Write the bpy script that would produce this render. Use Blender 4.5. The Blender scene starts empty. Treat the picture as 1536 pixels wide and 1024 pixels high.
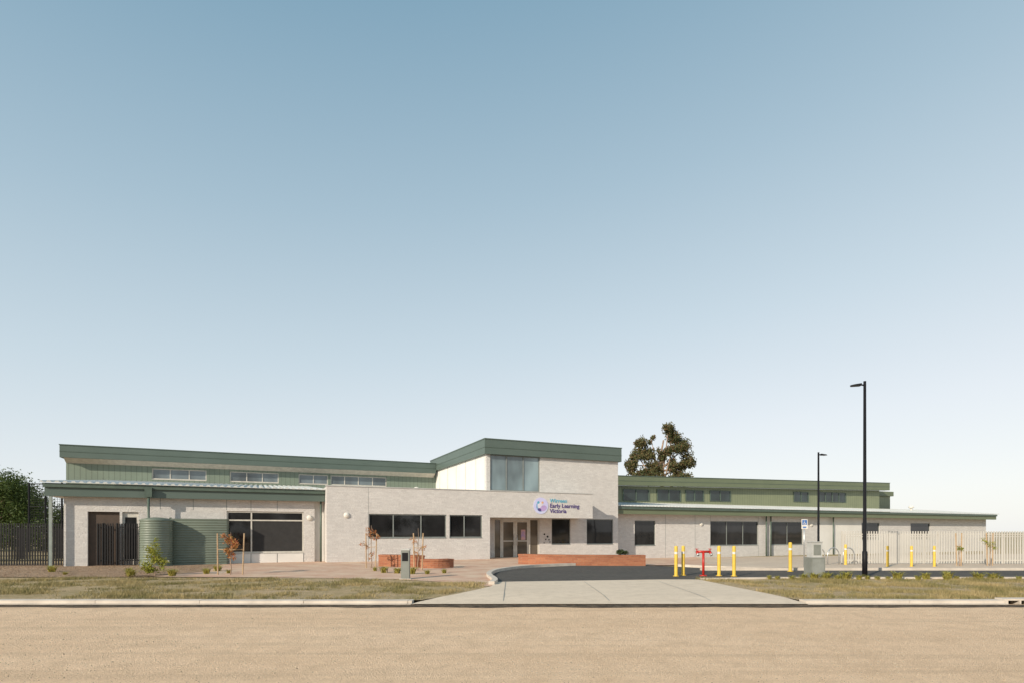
import bpy, bmesh, math, random
from mathutils import Vector, noise
random.seed(7)
scene=bpy.context.scene
COL=scene.collection
# ------------------------------------------------------------ materials
def newmat(name):
    m=bpy.data.materials.new(name); m.use_nodes=True
    nt=m.node_tree; b=nt.nodes["Principled BSDF"]
    return m,nt,b
def N(nt,t,**k):
    n=nt.nodes.new(t)
    for a,v in k.items(): setattr(n,a,v)
    return n
def L(nt,a,b): nt.links.new(a,b)
def mixc(nt,fac,a,b,mode='MIX'):
    n=N(nt,'ShaderNodeMix',data_type='RGBA',blend_type=mode)
    for s,v in ((n.inputs[0],fac),(n.inputs[6],a),(n.inputs[7],b)):
        if hasattr(v,'links'): L(nt,v,s)
        elif isinstance(v,(int,float)): s.default_value=v
        else: s.default_value=(*v,1)
    return n.outputs[2]
def noise_fac(nt,scale,detail=5,lo=.35,hi=.65,stretch=(1,1,1),rough=.6):
    tc=N(nt,'ShaderNodeTexCoord'); mp=N(nt,'ShaderNodeMapping'); mp.inputs['Scale'].default_value=stretch
    L(nt,tc.outputs['Object'],mp.inputs[0])
    n=N(nt,'ShaderNodeTexNoise'); n.inputs['Scale'].default_value=scale; n.inputs['Detail'].default_value=detail; n.inputs['Roughness'].default_value=rough
    L(nt,mp.outputs[0],n.inputs['Vector'])
    r=N(nt,'ShaderNodeMapRange'); r.inputs[1].default_value=lo; r.inputs[2].default_value=hi
    L(nt,n.outputs[0],r.inputs[0])
    return r.outputs[0]
def bump(nt,b,h,strength,dist=.02):
    n=N(nt,'ShaderNodeBump'); n.inputs['Strength'].default_value=strength; n.inputs['Distance'].default_value=dist
    L(nt,h,n.inputs['Height']); L(nt,n.outputs[0],b.inputs['Normal'])
def mat(name,c1,c2=None,scale=4,rough=.7,bs=0,bscale=40,metal=0,spec=.4,stretch=(1,1,1)):
    m,nt,b=newmat(name)
    c2=c2 or tuple(x*.8 for x in c1)
    L(nt,mixc(nt,noise_fac(nt,scale,stretch=stretch),c1,c2),b.inputs['Base Color'])
    b.inputs['Roughness'].default_value=rough; b.inputs['Metallic'].default_value=metal
    b.inputs['Specular IOR Level'].default_value=spec
    if bs: bump(nt,b,noise_fac(nt,bscale),bs)
    return m
def brickmat(name,c1,c2,mortar,w,h,bs=.5,big=.15):
    m,nt,b=newmat(name)
    tc=N(nt,'ShaderNodeTexCoord'); sp=N(nt,'ShaderNodeSeparateXYZ'); L(nt,tc.outputs['Object'],sp.inputs[0])
    ad=N(nt,'ShaderNodeMath',operation='ADD'); L(nt,sp.outputs[0],ad.inputs[0]); L(nt,sp.outputs[1],ad.inputs[1])
    cb=N(nt,'ShaderNodeCombineXYZ'); L(nt,ad.outputs[0],cb.inputs[0]); L(nt,sp.outputs[2],cb.inputs[1])
    br=N(nt,'ShaderNodeTexBrick'); L(nt,cb.outputs[0],br.inputs['Vector'])
    br.inputs['Color1'].default_value=(*c1,1); br.inputs['Color2'].default_value=(*c2,1); br.inputs['Mortar'].default_value=(*mortar,1)
    br.inputs['Scale'].default_value=1; br.inputs['Mortar Size'].default_value=.008; br.inputs['Brick Width'].default_value=w; br.inputs['Row Height'].default_value=h
    br.inputs['Mortar Smooth'].default_value=.3
    d=mixc(nt,noise_fac(nt,1.3,6,.3,.75),(1,1,1),(1-big,1-big,1-big))
    d2=mixc(nt,noise_fac(nt,14,3,.35,.65),(1,1,1),(.90,.895,.89))
    L(nt,mixc(nt,1.0,mixc(nt,1.0,br.outputs[0],d,'MULTIPLY'),d2,'MULTIPLY'),b.inputs['Base Color'])
    b.inputs['Roughness'].default_value=.9; b.inputs['Specular IOR Level'].default_value=.2
    bump(nt,b,noise_fac(nt,11,4,.3,.7,stretch=(1,1,2.5)),bs,.03)
    return m
M_brick=brickmat('cream_brick',(.68,.655,.625),(.60,.575,.55),(.61,.585,.56),.29,.095,.42,.10)
M_red=brickmat('red_brick',(.44,.185,.10),(.34,.13,.075),(.36,.2,.13),.23,.086,.6)
M_panel=mat('white_panel',(.72,.70,.66),(.66,.64,.60),.8,.75)
def cladmat(name,c,period):
    m,nt,b=newmat(name)
    tc=N(nt,'ShaderNodeTexCoord'); sp=N(nt,'ShaderNodeSeparateXYZ'); L(nt,tc.outputs['Object'],sp.inputs[0])
    ad=N(nt,'ShaderNodeMath',operation='ADD'); L(nt,sp.outputs[0],ad.inputs[0]); L(nt,sp.outputs[1],ad.inputs[1])
    dv=N(nt,'ShaderNodeMath',operation='DIVIDE'); L(nt,ad.outputs[0],dv.inputs[0]); dv.inputs[1].default_value=period
    fr=N(nt,'ShaderNodeMath',operation='FRACT'); L(nt,dv.outputs[0],fr.inputs[0])
    lt=N(nt,'ShaderNodeMath',operation='LESS_THAN'); L(nt,fr.outputs[0],lt.inputs[0]); lt.inputs[1].default_value=.12
    base=mixc(nt,noise_fac(nt,.7,3),c,tuple(x*.88 for x in c))
    L(nt,mixc(nt,lt.outputs[0],base,tuple(x*.62 for x in c)),b.inputs['Base Color'])
    b.inputs['Roughness'].default_value=.5
    bump(nt,b,lt.outputs[0],.5,.03)
    return m
M_clad=cladmat('green_wall_cladding',(.185,.23,.18),.3)
M_cladR=cladmat('sunlit_green_cladding',(.225,.25,.15),.3)  # same green cladding, yellowed and lightened in colour as if sunlit
M_fascia=mat('green_fascia_metal',(.098,.132,.115),(.085,.117,.10),.5,.45)
M_fasciaR=mat('sunlit_green_fascia',(.150,.175,.105),(.13,.155,.092),.5,.45)  # green fascia with warm sunlight mixed into its colour
M_greenpipe=mat('green_pipe_metal',(.09,.125,.10),rough=.4)
M_tank=mat('green_tank_steel',(.17,.20,.16),(.14,.17,.135),1.5,.45)
M_roof=mat('zinc_roof_sheet',(.62,.63,.60),(.52,.53,.51),.6,.45,metal=.1)
M_soffit=mat('cream_soffit',(.66,.61,.53),rough=.8)
M_frame=mat('grey_window_frame',(.22,.24,.23),rough=.4)
M_wframe=mat('pale_window_frame',(.60,.57,.51),rough=.5)
M_black=mat('black_powder_coat',(.014,.014,.016),rough=.5,spec=.15)
M_white=mat('white_paint',(.72,.69,.63),(.64,.61,.55),rough=.5)
M_picket=mat('pale_fence_paint',(.53,.505,.46),(.46,.44,.40),.8,.5)
M_yellow=mat('yellow_paint',(.72,.49,.07),(.62,.41,.06),6,.45)
M_redp=mat('red_paint',(.50,.03,.02),rough=.35)
M_steel=mat('galvanised_steel',(.55,.56,.56),(.45,.46,.46),8,.35,metal=.7)
M_grey=mat('grey_cabinet',(.22,.23,.21),(.18,.19,.17),3,.5)
M_lgrey=mat('pale_grey_cabinet',(.50,.50,.48),rough=.5)
M_conc=mat('concrete',(.62,.55,.47),(.50,.44,.375),2.2,.9,.15,60)
M_timber=mat('pale_timber',(.46,.33,.21),(.35,.24,.14),8,.85)
M_bark=mat('bark',(.40,.29,.21),(.20,.14,.10),3,.9,.4,12)
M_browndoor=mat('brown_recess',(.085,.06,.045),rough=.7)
def glassmat(name,c,rough=.04,spec=.5):
    m,nt,b=newmat(name)
    L(nt,mixc(nt,noise_fac(nt,.45,3,.35,.65,stretch=(1,1,.5)),c,tuple(x*.35 for x in c)),b.inputs['Base Color'])
    b.inputs['Roughness'].default_value=rough; b.inputs['Specular IOR Level'].default_value=spec
    bump(nt,b,noise_fac(nt,.5,1),.04,.05)
    return m
M_glass=glassmat('dark_window_glass',(.03,.03,.032))
M_glassD=glassmat('door_glass',(.16,.13,.10),.05,.7)  # tan of the reflected interior painted into the door panes
M_glassT=glassmat('blue_sky_tint_glass',(.24,.32,.34),.05,1.0)  # blue-green tint with the sky reflection painted into the pane colour
M_glassC=glassmat('clerestory_glass',(.16,.20,.22),.08,.8)
M_glassCD=glassmat('dark_clerestory_glass',(.04,.06,.06),.08,.6)
M_blind=mat('window_blind',(.035,.034,.034),rough=.8)
def leafmat(name,c1,c2,c3=None,sc=1.2):
    m,nt,b=newmat(name)
    col=mixc(nt,noise_fac(nt,sc,4,.35,.65),c1,c2)
    if c3: col=mixc(nt,noise_fac(nt,sc*7,2,.5,.7),col,c3)
    L(nt,col,b.inputs['Base Color']); b.inputs['Roughness'].default_value=.6; b.inputs['Specular IOR Level'].default_value=.3
    tr=N(nt,'ShaderNodeBsdfTranslucent'); L(nt,col,tr.inputs[0])
    mx=N(nt,'ShaderNodeMixShader'); mx.inputs[0].default_value=.25
    out=nt.nodes['Material Output']; L(nt,b.outputs[0],mx.inputs[1]); L(nt,tr.outputs[0],mx.inputs[2]); L(nt,mx.outputs[0],out.inputs[0])
    return m
M_gum=leafmat('gum_leaves',(.055,.075,.028),(.12,.125,.05),(.27,.14,.075),.5)
M_leafd=leafmat('dark_leaves',(.05,.08,.018),(.09,.125,.03),None,.5)
M_leafg=leafmat('green_leaves',(.22,.25,.035),(.34,.32,.05),None,5)
M_leafo=leafmat('orange_leaves',(.50,.18,.08),(.34,.25,.07),(.44,.10,.06),6)
M_tuft=leafmat('yellow_green_tuft',(.30,.30,.07),(.46,.38,.10),None,4)
M_blade=leafmat('grass_blades',(.17,.16,.055),(.44,.34,.17),None,.8)
M_weed=leafmat('far_tree_leaves',(.03,.05,.018),(.06,.08,.03),None,.1)
# ground materials
def groundmat(name,c1,c2,c3,s1,s2,fine,finec,bs,rough=.95,stretch=(1,1,1),finelo=.56,finehi=.66,track=None):
    m,nt,b=newmat(name)
    a=mixc(nt,noise_fac(nt,s1,6,.38,.62,stretch),c1,c2)
    a=mixc(nt,noise_fac(nt,s2,8,.45,.72,rough=.7),a,c3)
    if track: a=mixc(nt,noise_fac(nt,1.0,4,.50,.70,(.06,3.2,1)),a,track)
    f=noise_fac(nt,fine,3,finelo,finehi,rough=.8)
    L(nt,mixc(nt,f,a,finec),b.inputs['Base Color'])
    b.inputs['Roughness'].default_value=rough; b.inputs['Specular IOR Level'].default_value=.15
    bump(nt,b,noise_fac(nt,fine*.7,6,.3,.7,rough=.75),bs,.03)
    return m
M_gravel=groundmat('sandy_gravel',(.88,.645,.44),(.81,.58,.385),(.68,.48,.31),.35,2.2,60,(.44,.30,.195),.6,stretch=(.3,1.8,1),finelo=.55,finehi=.66,track=(.70,.50,.33))
M_grass=groundmat('dry_verge_soil',(.50,.37,.22),(.35,.28,.14),(.62,.47,.31),.7,3.5,45,(.18,.15,.07),.8)
M_mulch=groundmat('bark_mulch',(.42,.29,.19),(.50,.36,.25),(.30,.19,.12),.8,5,30,(.17,.11,.07),1.0)
M_asphalt=groundmat('asphalt',(.095,.088,.08),(.075,.07,.064),(.13,.12,.105),.5,4,70,(.18,.165,.15),.4)
M_darkedge=groundmat('dark_edge_strip',(.045,.036,.028),(.08,.062,.045),(.24,.18,.12),2,6,40,(.27,.20,.14),.6)
M_ground=groundmat('dry_ground',(.42,.32,.20),(.33,.27,.14),(.28,.23,.11),.05,.6,12,(.2,.17,.08),.3)
M_crossover=groundmat('driveway_concrete',(.72,.60,.47),(.66,.55,.43),(.58,.48,.37),.6,3,60,(.50,.41,.31),.2,stretch=(.5,1,1))
M_path=groundmat('pale_path',(.64,.52,.40),(.57,.46,.36),(.50,.40,.31),.6,3,50,(.40,.32,.24),.2)
def pavermat():
    m,nt,b=newmat('pink_brick_paving')
    tc=N(nt,'ShaderNodeTexCoord'); br=N(nt,'ShaderNodeTexBrick'); L(nt,tc.outputs['Object'],br.inputs['Vector'])
    br.inputs['Color1'].default_value=(.60,.37,.26,1); br.inputs['Color2'].default_value=(.48,.28,.185,1); br.inputs['Mortar'].default_value=(.46,.35,.26,1)
    br.inputs['Scale'].default_value=1; br.inputs['Brick Width'].default_value=.24; br.inputs['Row Height'].default_value=.12; br.inputs['Mortar Size'].default_value=.006
    L(nt,mixc(nt,noise_fac(nt,.9,6,.4,.65),br.outputs[0],(.62,.46,.33)),b.inputs['Base Color']); b.inputs['Roughness'].default_value=.9
    return m
M_paver=pavermat()
# ------------------------------------------------------------ mesh builder
class MB:
    def __init__(s): s.v=[]; s.f=[]
    def box(s,x0,x1,y0,y1,z0,z1):
        i=len(s.v); s.v+=[(x,y,z) for z in (z0,z1) for x,y in ((x0,y0),(x1,y0),(x1,y1),(x0,y1))]
        s.f+=[(i,i+3,i+2,i+1),(i+4,i+5,i+6,i+7),(i,i+1,i+5,i+4),(i+1,i+2,i+6,i+5),(i+2,i+3,i+7,i+6),(i+3,i,i+4,i+7)]
        return s
    def prism(s,pts,z0,z1):
        n=len(pts); i=len(s.v); s.v+=[(x,y,z0) for x,y in pts]+[(x,y,z1) for x,y in pts]
        s.f.append(tuple(i+k for k in reversed(range(n)))); s.f.append(tuple(i+n+k for k in range(n)))
        for k in range(n): s.f.append((i+k,i+(k+1)%n,i+n+(k+1)%n,i+n+k))
        return s
    def quad(s,*p):
        i=len(s.v); s.v+=list(p); s.f.append(tuple(range(i,i+len(p)))); return s
    def tube(s,pts,r,seg=10,cap=True):
        pts=[Vector(p) for p in pts]; n=len(pts); rr=r if isinstance(r,list) else [r]*n
        base=len(s.v); up=None
        for k,p in enumerate(pts):
            t=(pts[min(k+1,n-1)]-pts[max(k-1,0)]).normalized()
            if up is None: up=Vector((1,0,0)) if abs(t.x)<.8 else Vector((0,1,0))
            a=(up-t*up.dot(t)).normalized(); up=a; b=t.cross(a)
            for j in range(seg):
                w=2*math.pi*j/seg; q=p+(a*math.cos(w)+b*math.sin(w))*rr[k]; s.v.append(tuple(q))
        for k in range(n-1):
            for j in range(seg):
                a=base+k*seg+j; b=base+k*seg+(j+1)%seg; s.f.append((a,b,b+seg,a+seg))
        if cap:
            s.f.append(tuple(base+j for j in reversed(range(seg)))); s.f.append(tuple(base+(n-1)*seg+j for j in range(seg)))
        return s
    def lathe(s,prof,seg=24,c=(0,0,0)):
        base=len(s.v)
        for r,z in prof:
            for j in range(seg):
                w=2*math.pi*j/seg; s.v.append((c[0]+r*math.cos(w),c[1]+r*math.sin(w),c[2]+z))
        for k in range(len(prof)-1):
            for j in range(seg):
                a=base+k*seg+j; b=base+k*seg+(j+1)%seg; s.f.append((a,b,b+seg,a+seg))
        return s
    def leaves(s,blobs,n,size,hang=0,rnd=random,k=.24):
        tot=sum(b[3]*b[4]*b[5] for b in blobs)
        for bx,by,bz,rx,ry,rz in blobs:
            m=int(n*rx*ry*rz/tot)
            subs=[]
            for _ in range(max(4,int(m/60))):
                d=Vector((rnd.gauss(0,1),rnd.gauss(0,1),rnd.gauss(0,1))).normalized()*rnd.uniform(.35,.95)
                subs.append((bx+d.x*rx,by+d.y*ry,bz+d.z*rz))
            for _ in range(m):
                c=rnd.choice(subs)
                q=[max(-1.9,min(1.9,rnd.gauss(0,1)))*k for _ in range(3)]
                p=Vector((c[0]+q[0]*rx,c[1]+q[1]*ry,c[2]+q[2]*rz))
                a=Vector((rnd.gauss(0,1),rnd.gauss(0,1),rnd.gauss(0,1)-hang)).normalized(); b=a.cross(Vector((rnd.gauss(0,1),rnd.gauss(0,1),rnd.gauss(0,1)))).normalized()
                l=size*rnd.uniform(.6,1.3); w=l*.4
                i=len(s.v); s.v+=[tuple(p-a*l*.5),tuple(p+b*w*.5),tuple(p+a*l*.5),tuple(p-b*w*.5)]; s.f.append((i,i+1,i+2,i+3))
        return s
    def obj(s,name,m,parent=None,smooth=False,loc=None,rot=None):
        me=bpy.data.meshes.new(name); me.from_pydata(s.v,[],s.f); me.validate(); me.update()
        me.materials.append(m)
        if smooth: me.polygons.foreach_set('use_smooth',[True]*len(me.polygons))
        o=bpy.data.objects.new(name,me); COL.objects.link(o)
        if parent: o.parent=parent
        if loc: o.location=loc
        if rot is not None: o.rotation_euler=(0,0,rot)
        return o
def tag(o,label,cat,group=None,kind=None):
    o["label"]=label; o["category"]=cat
    if group: o["group"]=group
    if kind: o["kind"]=kind
    return o
def thing(name,label,cat,loc=(0,0,0),rot=0,group=None):
    o=bpy.data.objects.new(name,None); o.empty_display_size=.3; COL.objects.link(o)
    o.location=loc; o.rotation_euler=(0,0,rot)
    return tag(o,label,cat,group)
def clone(root,loc,rot=0,scale=1):
    def rec(o,par):
        c=o.copy(); COL.objects.link(c)
        if par: c.parent=par
        for ch in o.children: rec(ch,c)
        return c
    c=rec(root,None); c.location=loc; c.rotation_euler=(0,0,rot); c.scale=(scale,)*3
    return c
# ------------------------------------------------------------ terrain
def ss(t):
    t=max(0,min(1,t)); return t*t*(3-2*t)
def g(x,y): return -.32*ss((x-1)/8)*ss((y-27)/8)
RZ=-.06
def lattice():
    xs=[-2500,-600,-200,-90]+list(range(-45,76))+[120,250,700,2500]
    ys=[-600,-200,-60]+list(range(-8,71))+[90,150,300,800,3000]
    return xs,ys
def hbase(x,y): return -.14 if y<=15 else g(x,y)-.03
xs,ys=lattice(); mb=MB()
for y in ys:
    for x in xs: mb.v.append((x,y,hbase(x,y)))
nx=len(xs)
for j in range(len(ys)-1):
    for i in range(nx-1):
        a=j*nx+i; mb.f.append((a,a+1,a+nx+1,a+nx))
tag(mb.obj('ground',M_ground),"flat dry open ground reaching the horizon","ground",kind="structure")
def sheet(name,poly,off,m,label,cat,h=None):
    bm=bmesh.new(); bm.faces.new([bm.verts.new((x,y,0)) for x,y in poly])
    x0=min(p[0] for p in poly);x1=max(p[0] for p in poly);y0=min(p[1] for p in poly);y1=max(p[1] for p in poly)
    for ax,(lo,hi) in enumerate(((x0,x1),(y0,y1))):
        for k in range(max(-45,math.ceil(lo)),min(75,int(hi))+1):
            co=(k,0,0) if ax==0 else (0,k,0); no=(1,0,0) if ax==0 else (0,1,0)
            bmesh.ops.bisect_plane(bm,geom=bm.verts[:]+bm.edges[:]+bm.faces[:],plane_co=co,plane_no=no)
    for v in bm.verts: v.co.z=(h(v.co.x,v.co.y) if h else g(v.co.x,v.co.y))+off
    bmesh.ops.recalc_face_normals(bm,faces=bm.faces[:])
    if sum(f.normal.z for f in bm.faces)<0: bmesh.ops.reverse_faces(bm,faces=bm.faces[:])
    me=bpy.data.meshes.new(name); bm.to_mesh(me); bm.free(); me.materials.append(m)
    o=bpy.data.objects.new(name,me); COL.objects.link(o)
    return tag(o,label,cat,kind="structure")
rh=lambda x,y:RZ
sheet('road',[(-300,-60),(300,-60),(300,13.08),(-300,13.08)],0,M_gravel,"wide sandy gravel road surface with loose stones","road",rh)
ed=[]
x=-60.0
while x<90:
    ed.append((x,12.50+.14*noise.noise(Vector((x*.8,0,0)))+.06*noise.noise(Vector((x*5,2,0))))); x+=.35 if -14<x<14 else 2
sheet('dark_road_edge',ed+[(90,12.965),(-60,12.965)],.006,M_darkedge,"dark ragged strip along the concrete kerb","road",rh)  # dark strip with a ragged edge, laid along the kerb front
sheet('grass_verge',[(-60,13.38),(-2.15,13.38),(-1.4,14.6),(-.6,16.6),(-2,18),(-4,19.2),(-8,19.9),(-14,20.0),(-60,19.4)],.0,M_grass,"patchy dry grass verge beside the kerb","grass")
sheet('grass_verge',[(6.75,13.38),(90,13.38),(90,19.6),(9,19.4),(6.25,19.0),(6.45,16)],.0,M_grass,"patchy dry grass verge beside the driveway","grass")
sheet('mulch_bed',[(-60,19.4),(-14,20.0),(-12.8,20.3),(-12.4,23),(-14.5,28.6),(-60,27)],.020,M_mulch,"brown bark mulch garden bed in front of the fence","garden bed")
sheet('brick_path',[(-12.8,20.3),(-8,19.9),(-4,19.2),(-2,18),(-.6,16.6),(-.52,18.3),(-.85,21),(-.45,23.5),(.95,25.8),(3,27.3),(6.6,27.2),(10,27.4),(14,43),(8,44),(-11,32),(-15.5,27.9),(-13,23)],.010,M_paver,"pink brick paving in front of the building","path")
sheet('driveway',[(-.52,18.1),(4.9,19.0),(9,19.4),(90,19.6),(90,23.6),(12,23.8),(9.5,24.6),(7.6,26.5),(6.6,27.2),(3,27.3),(.95,25.8),(-.45,23.5),(-.85,21)],-.01,M_asphalt,"dark asphalt car park driveway","driveway")
sheet('path',[(12,23.95),(90,23.75),(90,60),(14,43),(10,27.4),(7.7,26.6),(9.6,24.75)],.008,M_path,"pale concrete path beside the car park","path")
cr=lambda x,y:-.040+.055*ss((y-12.9)/1.6)
sheet('crossover',[(-2.3,12.97),(6.75,12.97),(6.75,13.38),(6.45,16),(6.25,19.0),(4.9,19.0),(-.52,18.1),(-.6,16.6),(-1.4,14.6),(-2.15,13.38)],0,M_crossover,"pale concrete driveway crossover","driveway",cr)
for k,xx in enumerate((-.2,2.3,4.7)):
    m=MB(); yy=[13.4+.25*i for i in range(20)]
    for a,b in zip(yy,yy[1:]): m.quad((xx-.008,a,cr(0,a)+.006),(xx+.008,a,cr(0,a)+.006),(xx+.008,b,cr(0,b)+.006),(xx-.008,b,cr(0,b)+.006))
    tag(m.obj('concrete_joint',M_frame),"saw cut joint line in the driveway concrete","joint",kind="structure")
# kerbs
def kerb(x0,x1,y0,y1,z0,z1,label):
    m=MB(); x=x0
    while x<x1-.01:
        e=min(x+2.4,x1); m.box(x+.006,e-.006,y0,y1,z0,z1+.004*math.sin(x*3)); 
        m.box(x+.006,e-.006,y0-.12,y0,z0,-.045); x=e
    tag(m.obj('kerb',M_conc),label,"kerb",kind="structure")
kerb(-60,-2.3,13.1,13.38,-.2,.02,"pale concrete kerb between road and grass")
kerb(6.75,11.35,13.1,13.38,-.2,.02,"pale concrete kerb between road and grass")
kerb(12.35,90,13.1,13.38,-.2,.02,"pale concrete kerb between road and grass")
def strip(name,pts,w,z0,z1,m,label,cat,kind='structure'):
    mb=MB(); pts=[Vector((p[0],p[1],0)) for p in pts]
    for k,p in enumerate(pts):
        t=(pts[min(k+1,len(pts)-1)]-pts[max(k-1,0)]).normalized(); n=Vector((-t.y,t.x,0))
        a=p-n*w/2;b=p+n*w/2; gz=g(p.x,p.y)
        mb.v+=[(a.x,a.y,gz+z0),(b.x,b.y,gz+z0),(b.x,b.y,gz+z1),(a.x,a.y,gz+z1)]
    for k in range(len(pts)-1):
        i=k*4
        for j in range(4): mb.f.append((i+j,i+(j+1)%4,i+4+(j+1)%4,i+4+j))
    mb.f.append((3,2,1,0)); e=len(pts)*4-4; mb.f.append((e,e+1,e+2,e+3))
    return tag(mb.obj(name,m),label,cat,kind=kind)
def cr_curve(pts,n=6):
    out=[]; P=[Vector((*p,0)) for p in pts]
    for i in range(len(P)-1):
        p0=P[max(i-1,0)];p1=P[i];p2=P[i+1];p3=P[min(i+2,len(P)-1)]
        for k in range(n):
            t=k/n; q=.5*((2*p1)+(p2-p0)*t+(2*p0-5*p1+4*p2-p3)*t*t+(3*p1-p0-3*p2+p3)*t**3); out.append((q.x,q.y))
    out.append(pts[-1]); return out
strip('kerb',cr_curve([(-.62,17.2),(-.55,18.3),(-.85,21),(-.45,23.5),(.95,25.8),(3,27.3)]),.18,-.1,.11,M_conc,"curved concrete kerb edging the brick paving","kerb")
strip('kerb',cr_curve([(7.7,26.5),(9.5,24.7),(12,23.9),(14,23.85),(90,23.65)],5),.15,-.1,.10,M_conc,"concrete kerb edging the car park path","kerb")
strip('kerb',[(6.3,19.0),(9,19.45),(90,19.65)],.14,-.1,.06,M_conc,"concrete edging between verge and car park","kerb")
rt=thing('storm_drain_inlet',"concrete kerb drain inlet with three black openings","drain",(11.85,13.24,0))
MB().box(-.5,.5,-.14,.14,.02,.06).box(-.5,-.42,-.14,.14,-.14,.02).box(.42,.5,-.14,.14,-.14,.02).box(-.16,-.12,-.14,.1,-.14,.02).box(.12,.16,-.14,.1,-.14,.02).obj('lintel',M_conc,rt)
MB().box(-.42,.42,.1,.14,-.14,.02).obj('opening',M_black,rt)
# ------------------------------------------------------------ building
OX,OY=-9.68,29.7; ANG=math.radians(24)
CA,SA=math.cos(ANG),math.sin(ANG)
def W(u,v,z=0): return (OX+u*CA-v*SA, OY+u*SA+v*CA, z)
B=thing('early_learning_centre',"pale brick learning centre with green metal roofs","building",(OX,OY,0),ANG)
def fwall(name,v,u0,u1,z0,z1,ops,depth,m,top=None):
    bm=bmesh.new(); us=sorted({u0,u1}|{o[0] for o in ops}|{o[1] for o in ops}); zs=sorted({z0,z1}|{o[2] for o in ops}|{o[3] for o in ops}); d={}
    def V(u,z):
        if (u,z) not in d:
            zz=z if not(top and z==z1) else top(u)
            d[(u,z)]=bm.verts.new((u,v,zz))
        return d[(u,z)]
    for i in range(len(us)-1):
        for j in range(len(zs)-1):
            cu=(us[i]+us[i+1])/2; cz=(zs[j]+zs[j+1])/2
            if any(o[0]<cu<o[1] and o[2]<cz<o[3] for o in ops): continue
            bm.faces.new((V(us[i],zs[j]),V(us[i+1],zs[j]),V(us[i+1],zs[j+1]),V(us[i],zs[j+1])))
    be=[e for e in bm.edges if e.is_boundary]
    r=bmesh.ops.extrude_edge_only(bm,edges=be)
    bmesh.ops.translate(bm,verts=[x for x in r['geom'] if isinstance(x,bmesh.types.BMVert)],vec=(0,depth,0))
    me=bpy.data.meshes.new(name); bm.to_mesh(me); bm.free(); me.materials.append(m)
    o=bpy.data.objects.new(name,me); COL.objects.link(o); o.parent=B; return o
def window(v,u0,u1,z0,z1,mull=(),trans=(),glass=None,frame=None,fw=.05,blind=None):
    glass=glass or M_glass; frame=frame or M_frame
    w=MB().box(u0+.003,u1-.003,v+.09,v+.11,z0+.003,z1-.003).obj('window',glass,B)
    f=MB(); a,b=v+.05,v+.088
    f.box(u0+.002,u0+fw,a,b,z0+.002,z1-.002).box(u1-fw,u1-.002,a,b,z0+.002,z1-.002).box(u0+fw,u1-fw,a,b,z0+.002,z0+fw).box(u0+fw,u1-fw,a,b,z1-fw,z1-.002)
    for m in mull: f.box(m-fw/2,m+fw/2,a+.003,b-.003,z0+fw,z1-fw)
    for t in trans: f.box(u0+fw,u1-fw,a+.006,b-.006,t-fw/2,t+fw/2)
    f.obj('frame',frame,w)
    MB().box(u0+.002,u1-.002,v-.02,v+.045,z0-.03,z0-.002).obj('sill',frame,w)
    if blind: MB().box(blind[0],blind[1],v+.086,v+.0895,blind[2],blind[3]).obj('blind',M_blind,w)
    return w
def joint(x0,x1,y0,y1,z0,z1): MB().box(x0,x1,y0,y1,z0,z1).obj('panel_joint',M_frame,B)
ZB=-.4
# ---- front block at v=0
opA=[(2.17,6.52,1.27,2.58),(6.70,8.70,1.27,2.58)]
fwall('wall',0,0,9.18,ZB,4.0,opA,.3,M_brick)
fwall('wall',0,9.183,16.23,2.46,4.0,[],.3,M_brick)
MB().box(0.003,.25,.3,1.5,ZB,3.98).obj('wall',M_brick,B)
MB().box(-.03,16.26,-.03,.33,4.002,4.05).obj('parapet_cap',M_lgrey,B)
joint(2.135,2.15,-.004,.0,ZB,4.0)
window(0,*opA[0],mull=(3.5,5.05),fw=.06)
window(0,*opA[1],mull=(7.6,),fw=.06)
MB().box(6.525,6.695,.02,.09,1.27,2.58).obj('panel',M_frame,B)
MB().box(9.2,16.2,.3,1.64,2.50,2.56).obj('soffit',M_soffit,B)
MB().box(8.98,9.178,.3,1.64,ZB,2.5).obj('wall',M_brick,B)
# ---- tower
opT=[(9.85,13.3,4.15,6.43),(10.1,13.25,-.4,2.45),(14.15,15.55,.80,2.46),(16.8,18.9,.78,2.46)]
fwall('wall',1.65,9.6,19.3,ZB,6.5,opT,.3,M_brick)
MB().box(9.6,9.9,1.953,13.5,3.6,6.5).obj('wall',M_panel,B)
MB().box(19.0,19.3,1.953,13.5,ZB,6.5).obj('wall',M_brick,B)
MB().box(9.42,19.45,1.45,13.6,6.40,7.30).obj('roof_fascia',M_fascia,B)
MB().box(9.39,19.48,1.42,13.63,7.302,7.36).obj('roof_capping',M_greenpipe,B)
MB().box(9.40,19.47,1.43,13.62,6.80,6.83).obj('fascia_groove',M_greenpipe,B)
for vv in (3.5,5.5,7.5,9.5,11.5): joint(9.59,9.599,vv,vv+.025,4.2,6.4)
window(1.65,*opT[0],mull=(10.98,12.15),glass=M_glassT,fw=.08)
window(1.65,*opT[2]); window(1.65,*opT[3],mull=())
v0=1.70
fr=MB()
for a,b in ((10.1,10.18),(10.55,10.63),(12.55,12.63),(13.17,13.25)): fr.box(a,b,v0,v0+.1,-.4,2.45)
fr.box(10.18,13.17,v0+.003,v0+.097,2.36,2.45); 
ent=fr.obj('entrance_frame',M_wframe,B)
MB().box(10.181,10.549,v0+.04,v0+.06,-.4,2.36).obj('sidelight',M_glassD,ent)
MB().box(12.631,13.169,v0+.04,v0+.06,-.4,2.36).obj('sidelight',M_glassD,ent)
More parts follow.
